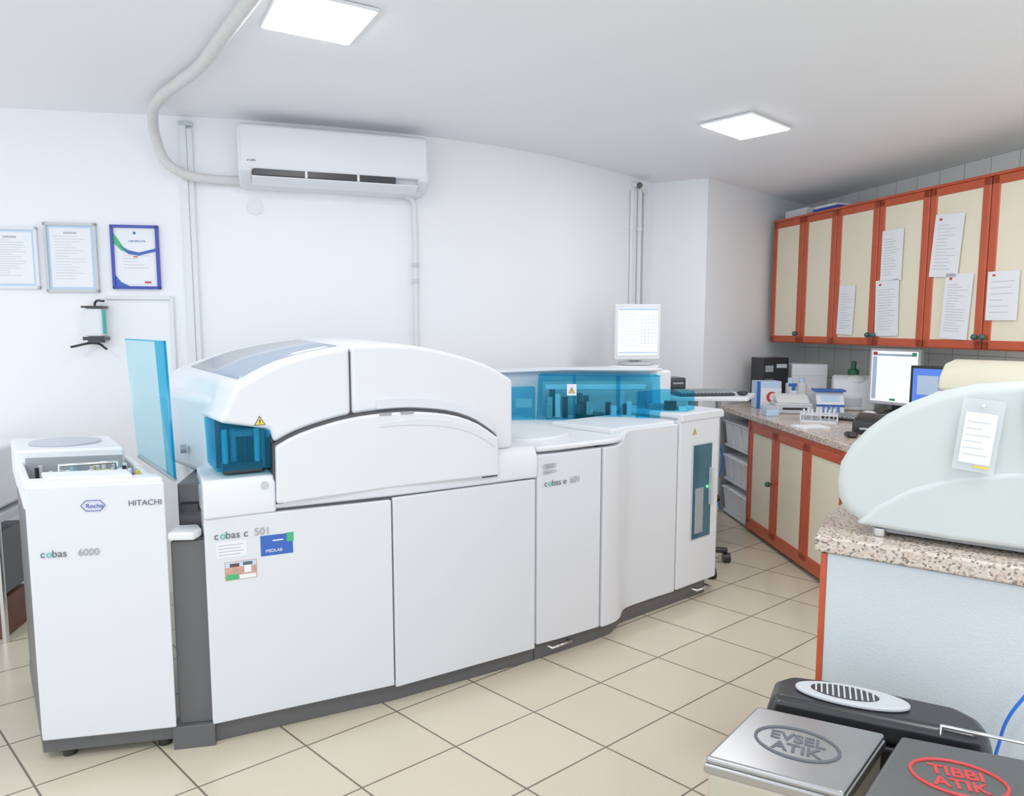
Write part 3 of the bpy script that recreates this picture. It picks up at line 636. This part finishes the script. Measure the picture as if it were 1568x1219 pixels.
cd=root('hanging_card',0,0,0);cd.parent=hi;cd.location=(.345,.050,.31);cd.rotation_euler=(0,R(5),0)
box('plastic_sleeve',-.045,.045,0,.002,-.095,.09,CLEAR,cd);box('card',-.034,.034,-.001,.0,-.075,.055,PAPER,cd);box('yellow_tab',.002,.032,-.002,-.0,-.084,-.079,YEL,cd)
lines('print',-.028,.028,-.06,.04,6,-.0012,LGREY,cd,.0015);cyl('pin',(0,-.002,.075),.004,.006,CHROME,cd,'y')

# ------------------------------------------------------------------ bins
def bin_(name,q,txt,tm,bm_,lm):
    b=root(name);cx=sum(p[0] for p in q)/4;cy=sum(p[1] for p in q)/4
    inn=[(cx+(x-cx)*.965,cy+(y-cy)*.965) for x,y in q];bt=[(cx+(x-cx)*.88,cy+(y-cy)*.88) for x,y in q]
    loft('body',[(x,y,.0) for x,y in bt],[(x,y,.515) for x,y in inn],bm_,b,.012)
    prism('lid_skirt',q,.512,.535,lm,b,.006);prism('lid',[(cx+(x-cx)*.985,cy+(y-cy)*.985) for x,y in q],.533,.55,lm,b,.010)
    a=math.degrees(math.atan2(q[1][1]-q[0][1],q[1][0]-q[0][0]))
    e=root('lid_print',cx,cy,.5505,a);e.parent=b
    t1,t2=txt.split()
    text('word_1',t1,(0,.006,0),.044,tm,e,(0,0,0),'CENTER',.0006);text('word_2',t2,(0,-.034,0),.044,tm,e,(0,0,0),'CENTER',.0006)
    for o_ in e.children: o_.data.offset=.0012
    tube('oval_ring',[(.084*math.cos(t*math.pi/16),.058*math.sin(t*math.pi/16)+.002,0) for t in range(32)],.0035,tm,e,True,True)
    return b
bin_('waste_bin',[(.40,1.39),(.64,1.27),(.83,1.475),(.58,1.59)],'EVSEL ATIK',TXG,GOLD,STEEL)
bin_('waste_bin',[(.665,1.262),(.93,1.16),(1.10,1.37),(.855,1.468)],'TIBBI ATIK',RED,GOLD,STEELD)
sh=root('black_swing_top_bin')
qb=[(.61,1.625),(.85,1.515),(1.03,1.435),(1.07,1.46),(1.085,1.52),(1.06,1.58),(.80,1.72),(.71,1.745),(.66,1.72)]
cx=.85;cy=1.585
loft('body',[(cx+(x-cx)*.9,cy+(y-cy)*.9,0) for x,y in qb],[(x,y,.49) for x,y in qb],BLACK,sh,.01)
loft('top',[(x,y,.49) for x,y in qb],[(cx+(x-cx)*.93,cy+(y-cy)*.9,.555) for x,y in qb],BLACK,sh,.025,5)
ov=root('oval_grille',.815,1.610,.556,-23);ov.parent=sh
prism('ring',[(.125*math.cos(t*math.pi/20),.048*math.sin(t*math.pi/20)) for t in range(40)],0,.010,LGREY,ov,.004)
prism('grille_recess',[(.075*math.cos(t*math.pi/20)-.015,.032*math.sin(t*math.pi/20)) for t in range(40)],.010,.0115,BLACK,ov)
for i in range(11):
    x=-.08+.0125*i;h=.03*math.sqrt(max(.05,1-((x+.017)/.075)**2));box('slat',x,x+.004,-h,h,.0112,.014,LGREY,ov)
tube('wire_handle',[(.955,1.482,.50),(.955,1.482,.562),(1.10,1.412,.562),(1.105,1.412,.50)],.005,CHROME,sh,False)
tube('blue_cable',[(1.19,1.655,.30),(1.205,1.648,.41),(1.217,1.642,.48),(1.25,1.62,.57)],.004,CABLE,None)

# ------------------------------------------------------------------ world, camera
w=bpy.data.worlds.new('World');sc.world=w;w.use_nodes=True
w.node_tree.nodes['Background'].inputs['Color'].default_value=(.83,.91,1,1);w.node_tree.nodes['Background'].inputs['Strength'].default_value=1.5
cam=bpy.data.cameras.new('camera');co=bpy.data.objects.new('camera',cam);link(co)
co.location=(0,0,1.45);co.rotation_euler=(R(84),0,0)
cam.sensor_width=36;cam.lens=36*1080/1568;cam.clip_start=.02
sc.camera=co
sc.view_settings.view_transform='Standard';sc.view_settings.look='None';sc.view_settings.exposure=.12;sc.view_settings.gamma=1.2
